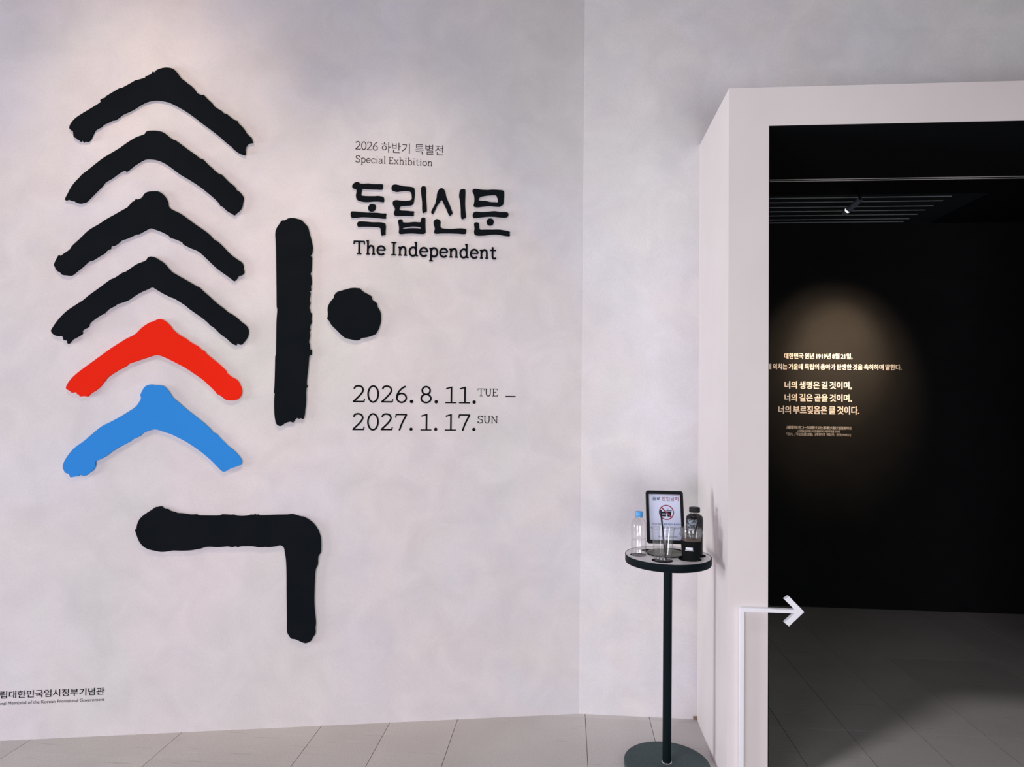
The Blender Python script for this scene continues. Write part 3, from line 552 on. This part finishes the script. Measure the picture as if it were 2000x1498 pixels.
# ------------------------------------------------------------------ drinks table
TX, TY, TZ = .459, 3.166, .950
tb = tag(empty('drinks_stand', (TX, TY, 0)), 'black pedestal stand with a round white top beside the portal', 'table')
obj('base', lathe([(0, 0), (.188, 0), (.190, .002), (.190, .020), (.1885, .0215), (0, .0215)], 96), M['steel_grey'], tb, smooth=True)
obj('pole', lathe([(0, .0215), (.0195, .0215), (.0195, .918), (0, .918)], 40), M['steel_black'], tb, smooth=True)
obj('collar', lathe([(.0195, .0216), (.0222, .0216), (.0222, .0245), (.0195, .0255)], 40, closed=True), M['chrome'], tb, smooth=True)
obj('rim', lathe([(0, .915), (.186, .915), (.190, .917), (.1915, .921), (.1915, .9505), (.1885, .9505), (.1885, .945), (0, .945)], 96), M['steel_black'], tb, smooth=True)
obj('tabletop', lathe([(0, .9452), (.1883, .9452), (.1883, TZ), (0, TZ)], 96), M['laminate'], tb, smooth=True)
holes = [(floor_at(1246.5, 1083.5, TZ), .036), (floor_at(1293.5, 1094.5, TZ), .046), (floor_at(1347, 1092, TZ), .050), (floor_at(1360, 1085, TZ), .042), (floor_at(1314, 1074.5, TZ), .040), (floor_at(1268, 1075.5, TZ), .036)]
for p, r in holes:
    o = obj('cup_hole', lathe([(r, TZ+.0001), (r, TZ+.0005), (0, TZ+.0005)], 40, c=(p.x-TX, p.y-TY)), M['pad'], tb)

# notice in a black frame on a round foot, standing on the table
nb = tag(empty('notice_stand', (TX-.007, TY+.024, TZ+.0008)), 'black framed no-drinks notice on a round grey foot on the table', 'sign')
obj('foot_plate', lathe([(0, 0), (.0843, 0), (.0843, .0045), (.0835, .005), (0, .005)], 64), [M['plate']], nb, smooth=True)
obj('foot_edge', lathe([(.0844, .0003), (.0850, .0003), (.0850, .0046), (.0844, .0046)], 64, closed=True), M['steel_black'], nb, smooth=True)
obj('post', box(-.008, .007, -.008, -.001, .005, .085), M['frame'], nb)
LEAN = math.radians(-17)
pa = .1695; ph = .240
fr = rrect(pa, ph, .011); inn = rrect(pa-.026, ph-.030, .004)
def leaned(name, m, mt, par, dz=0):
    o = link_mesh(name, m, mt, par); return o
frm = link_mesh('frame', outline_mesh([fr, inn], .012, 'frame'), M['frame'], nb)
frm.location = (-.0020, .017, .048+ph/2*math.cos(LEAN)); frm.rotation_euler = (PI/2+LEAN, 0, 0)
back = outline_mesh([rrect(pa-.025, ph-.029, .004)], .004, 'backing'); o = link_mesh('backing', back, M['frame'], frm)
pp = link_mesh('poster', outline_mesh([rrect(pa-.0265, ph-.0305, .003)], .0012, 'poster'), M['paper'], frm); pp.location = (0, 0, .0042)
PW_, PH_ = pa-.026, ph-.030
def ptext(body, mt, x0, x1, y0, y1, of=.0):
    m = text_mesh(body, .0002, of, 1.0, 'poster_lettering'); a, b, c, d = bounds(m)
    for v in m.vertices: v.co = (x0+(v.co.x-a)/(b-a)*(x1-x0), y0+(v.co.y-c)/(d-c)*(y1-y0), .0015)
    return link_mesh('poster_lettering', m, mt, pp)
u = lambda f: (f-.5)*PW_
v_ = lambda f: (.5-f)*PH_
ptext('음료', M['print_navy'], u(.12), u(.36), v_(.145), v_(.055), .02)
ptext('반입금지', M['print_red'], u(.42), u(.94), v_(.150), v_(.050), .012)
ptext('전시실 내부로', M['print_grey'], u(.07), u(.42), v_(.675), v_(.635), .01)
ptext('음료 반입이 불가하오', M['print_blue'], u(.45), u(.99), v_(.675), v_(.635), .02)
ptext('니 양해 부탁드립니다', M['print_grey'], u(.30), u(.98), v_(.755), v_(.715), .01)
ptext('국립대한민국임시정부기념관', M['print_grey'], u(.26), u(.86), v_(.940), v_(.905), .01)
def pmesh(name, loops, mt, z=.0003):
    m = outline_mesh(loops, z, name); o = link_mesh(name, m, mt, pp); o.location = (0, 0, .0012); return o
pmesh('red_line', [[(u(.04), v_(.012)), (u(.97), v_(.012)), (u(.97), v_(.022)), (u(.04), v_(.022))]], M['print_red'])
icx, icy, ir = u(.55), v_(.399), .0345
ring = lambda r, n=40: [(icx+r*math.cos(2*PI*k/n), icy+r*math.sin(2*PI*k/n)) for k in range(n)]
pmesh('prohibition_ring', [ring(ir), ring(ir-.0048)], M['print_red'])
cx, cy = icx+.0115, icy-.001
pmesh('cup_icon', [[(cx-.0125, cy+.0115), (cx+.0135, cy+.0115), (cx+.0135, cy+.0075), (cx-.0125, cy+.0075)]], M['print_grey'])
pmesh('cup_icon', [[(cx-.0105, cy+.006), (cx+.0115, cy+.006), (cx+.0080, cy-.0185), (cx-.0070, cy-.0185)]], M['print_black'])
pmesh('straw_icon', [[(cx-.0125, cy+.0210), (cx-.004, cy+.0210), (cx-.002, cy+.0118), (cx-.0035, cy+.0118), (cx-.005, cy+.0195), (cx-.0125, cy+.0195)]], M['print_grey'])
bx, by = icx-.0125, icy-.0085
pmesh('burger_icon', [[(bx-.0115, by+.003)] + [(bx+.0115*math.cos(math.radians(180-10*k)), by+.003+.010*math.sin(math.radians(180-10*k))) for k in range(19)]], M['print_black'])
pmesh('burger_icon', [[(bx-.0115, by+.0015), (bx+.0115, by+.0015), (bx+.0115, by-.0025), (bx-.0115, by-.0025)]], M['print_grey'])
pmesh('burger_icon', [[(bx-.0115, by-.004), (bx+.0115, by-.004), (bx+.010, by-.0105), (bx-.010, by-.0105)]], M['print_black'])
d = ir*.70; w = .0021
pmesh('prohibition_bar', [[(icx-d-w, icy+d-w), (icx-d+w, icy+d+w), (icx+d+w, icy-d+w), (icx+d-w, icy-d-w)]], M['print_red'], .0007)

# water bottle
def settle(px, py, z=TZ+.0006): p = floor_at(px, py, z); return (p.x, p.y, z)
def thin(outer, t=.0006):
    """a thin-walled shell: the profile outside, then back down inside"""
    inner = [(max(r-t, 0), z + (t if r < 1e-6 else 0)) for r, z in outer]
    return outer + inner[::-1]
wb = tag(empty('water_bottle', settle(1247.4, 1085)), 'clear half-full water bottle with a blue cap on the table', 'bottle')
prof = [(0, .004), (.018, .002), (.028, 0), (.0322, .004), (.0330, .010), (.0330, .030), (.0325, .034), (.0330, .038), (.0332, .070), (.0332, .074), (.0312, .077), (.0312, .080), (.0332, .083), (.0334, .088), (.0334, .140), (.0325, .150), (.0290, .160), (.0225, .170), (.0160, .178), (.0140, .182), (.0140, .190)]
obj('bottle_body', lathe(prof, 48, flute=lambda t, z: .012*math.cos(8*t)*(1 if .09 < z < .14 else 0)), M['clear'], wb, smooth=True)
wl = [(0, .0048), (.018, .0028), (.0275, .001), (.0315, .0048), (.0322, .010), (.0322, .030), (.0318, .034), (.0322, .038), (.0324, .070), (.0324, .0735), (.031, .0745), (0, .0745)]
obj('water', lathe(wl, 48), M['water'], wb, smooth=True)
obj('neck_ring', lathe([(.0142, .180), (.0172, .180), (.0172, .1825), (.0142, .1825)], 32, closed=True), M['clear2'], wb, smooth=True)
obj('cap', lathe([(0, .1835), (.0168, .1835), (.0175, .185), (.0175, .205), (.0165, .2075), (0, .2075)], 64, flute=lambda t, z: .012*math.cos(32*t) if .184 < z < .2055 else 0), M['cap_blue'], wb, smooth=True)

wb.scale = (1, 1, .955)
# clear takeaway cup with a straw
c1p = settle(1294.6, 1093.6); c1 = tag(empty('takeaway_cup', c1p), 'empty clear plastic cup in front of the notice', 'cup')
prof = [(0, .006), (.030, .006), (.033, .0035), (.034, 0), (.0372, 0), (.0378, .003), (.0385, .016), (.0375, .018), (.0395, .030), (.0468, .110), (.0490, .136), (.0500, .137)]
obj('cup_body', lathe(prof, 64), M['clear2'], c1, smooth=True)
obj('cup_rim', lathe([(.0498, .136), (.0520, .1365), (.0532, .1385), (.0520, .1405), (.0498, .141)], 64, closed=True), M['clear2'], c1, smooth=True)
def on_sight(px, py, y):
    dd = FW + RT*((px-IMW/2)/FPX) - UP*((py-IMH/2)/FPX); return EYE + dd*((y-EYE.y)/dd.y)
sb = Vector((c1p[0]+.010, c1p[1]-.012, c1p[2]+.007)); st = on_sight(1290.4, 996.0, c1p[1]+.025)
o = obj('drinking_straw', tube((0, 0, 0), st-sb, .0038, 20, hollow=.0030), M['strawm'], smooth=True); o.location = sb
tag(o, 'black straw standing in the empty clear cup', 'straw', 'black straws in the cups')
# iced coffee with a black sleeve and an open lid
c2p = settle(1349.6, 1093); c2 = tag(empty('coffee_cup', c2p), 'takeaway coffee cup with a black sleeve and white badge', 'cup')
prof = [(0, .005), (.030, .005), (.033, 0), (.036, 0), (.0367, .004), (.0445, .112), (.0450, .114)]
obj('cup_body', lathe(prof, 64), M['clear2'], c2, smooth=True)
obj('coffee', lathe([(0, .006), (.0335, .006), (.0405, .083), (0, .083)], 48), M['coffee'], c2, smooth=True)
obj('coffee_surface', lathe([(0, .0832), (.0408, .0832), (.0411, .0865), (0, .087)], 48), M['coffee_thin'], c2, smooth=True)
obj('sleeve', lathe([(.0352, .004), (.0384, .004), (.0385, .006), (.0440, .0835), (.0438, .085), (.0424, .085)], 64, closed=True), M['sleeve'], c2, smooth=True)
obj('lid', lathe([(.0448, .107), (.0500, .107), (.0516, .110), (.0516, .114), (.0490, .1155), (.0475, .118), (.0455, .138), (.0440, .1405), (.0425, .1395), (.0438, .136), (.0460, .117), (.0448, .113)], 64, closed=True), M['clear2'], c2, smooth=True)
def patch(name, r0, r1, z0, z1, a0, a1, mt, par, n=8):
    b_ = bmesh.new(); rows = []
    for k in range(n+1):
        t = math.radians(a0+(a1-a0)*k/n); rows.append([b_.verts.new((r*math.cos(t), r*math.sin(t), z)) for r, z in ((r0, z0), (r1, z1), (r1+.0004, z1), (r0+.0004, z0))])
    for A, B in zip(rows, rows[1:]):
        for q in range(4): b_.faces.new((A[q], B[q], B[(q+1) % 4], A[(q+1) % 4]))
    b_.faces.new(rows[0]); b_.faces.new(rows[-1][::-1]); return obj(name, b_, mt, par)
rr = lambda z: .0386 + (z-.006)*.0055/.0775 + .0003
ac = math.degrees(math.atan2(-c2p[1], -c2p[0]))
patch('badge', rr(.050), rr(.061), .050, .061, ac-32, ac+10, M['badge'], c2)
patch('badge', rr(.0455), rr(.048), .0455, .048, ac-36, ac+16, M['badge'], c2)
sb = Vector((c2p[0]+.006, c2p[1]+.004, c2p[2]+.0871)); st = on_sight(1367.5, 1008.0, c2p[1]+.012)
o = obj('drinking_straw', tube((0, 0, 0), st-sb, .0038, 20, hollow=.0030), M['strawm'], smooth=True); o.location = sb
tag(o, 'black straw standing in the sleeved coffee cup', 'straw', 'black straws in the cups')
# dark coffee bottle behind
bp_ = settle(1356.2, 1084.5); bb_ = tag(empty('coffee_bottle', bp_), 'dark bottled coffee with a black cap behind the sleeved cup', 'bottle')
prof = [(0, .003), (.028, 0), (.034, .002), (.0365, .008), (.0375, .016), (.0375, .108), (.0365, .112), (.0360, .116), (.0368, .120), (.0385, .126), (.0385, .176), (.0378, .188), (.0345, .196), (.0275, .202), (.0210, .206), (.0195, .209), (.0195, .214)]
obj('bottle_body', lathe(prof, 48), M['clear3'], bb_, smooth=True)
obj('coffee', lathe([(0, .004), (.033, .003), (.0358, .009), (.0368, .017), (.0368, .108), (.0355, .116), (.0378, .126), (.0378, .176), (.0370, .187), (.0338, .1955), (.0270, .2012), (.0205, .2055), (0, .2055)], 48), M['coffee'], bb_, smooth=True)
an = math.degrees(math.atan2(-bp_[1], -bp_[0]))
patch('label', .0388, .0388, .128, .182, an-62, an+22, M['label'], bb_, 24)
patch('label_band', .0391, .0391, .128, .136, an-40, an+14, M['badge'], bb_, 24)
obj('cap', lathe([(0, .2145), (.0240, .2145), (.0245, .216), (.0245, .236), (.0235, .238), (0, .238)], 64, flute=lambda t, z: .01*math.cos(36*t) if .2155 < z < .2365 else 0), M['cap_black'], bb_, smooth=True)

bb_.scale = (.98, .98, .910)
# ------------------------------------------------------------------ spotlight in the dark room
q0 = on_sight(1679.5, 390.5, 4.80); dirv = (on_sight(1653.5, 412.5, 4.92)-q0).normalized()
lp = tag(empty('ceiling_spotlight', q0), 'small cylindrical spotlight under the slatted dark ceiling', 'lamp')
obj('mount', box(-.008, .008, -.008, .008, .0, CZ-q0.z), M['lining'], lp)
obj('housing', tube(dirv*.0, dirv*.115, .020, 32), M['lampbody'], lp, smooth=True)
obj('lamp_glass', tube(dirv*.115, dirv*.128, .014, 24), M['lamp'], lp)
obj('front_ring', tube(dirv*.128, dirv*.160, .020, 32, hollow=.0175), M['lampbody'], lp, smooth=True)
# two unseen spots added behind the lintel, wide and narrow, for the quotation's glow
spot('quotation_light', (2.12, 4.30, 3.06), (2.14, 5.727, 1.93), 46, 480, (1.0, .68, .42), 1.0, .05)
spot('quotation_light', (2.18, 4.30, 3.06), (2.17, 5.727, 2.04), 30, 780, (1.0, .66, .40), 1.0, .05)
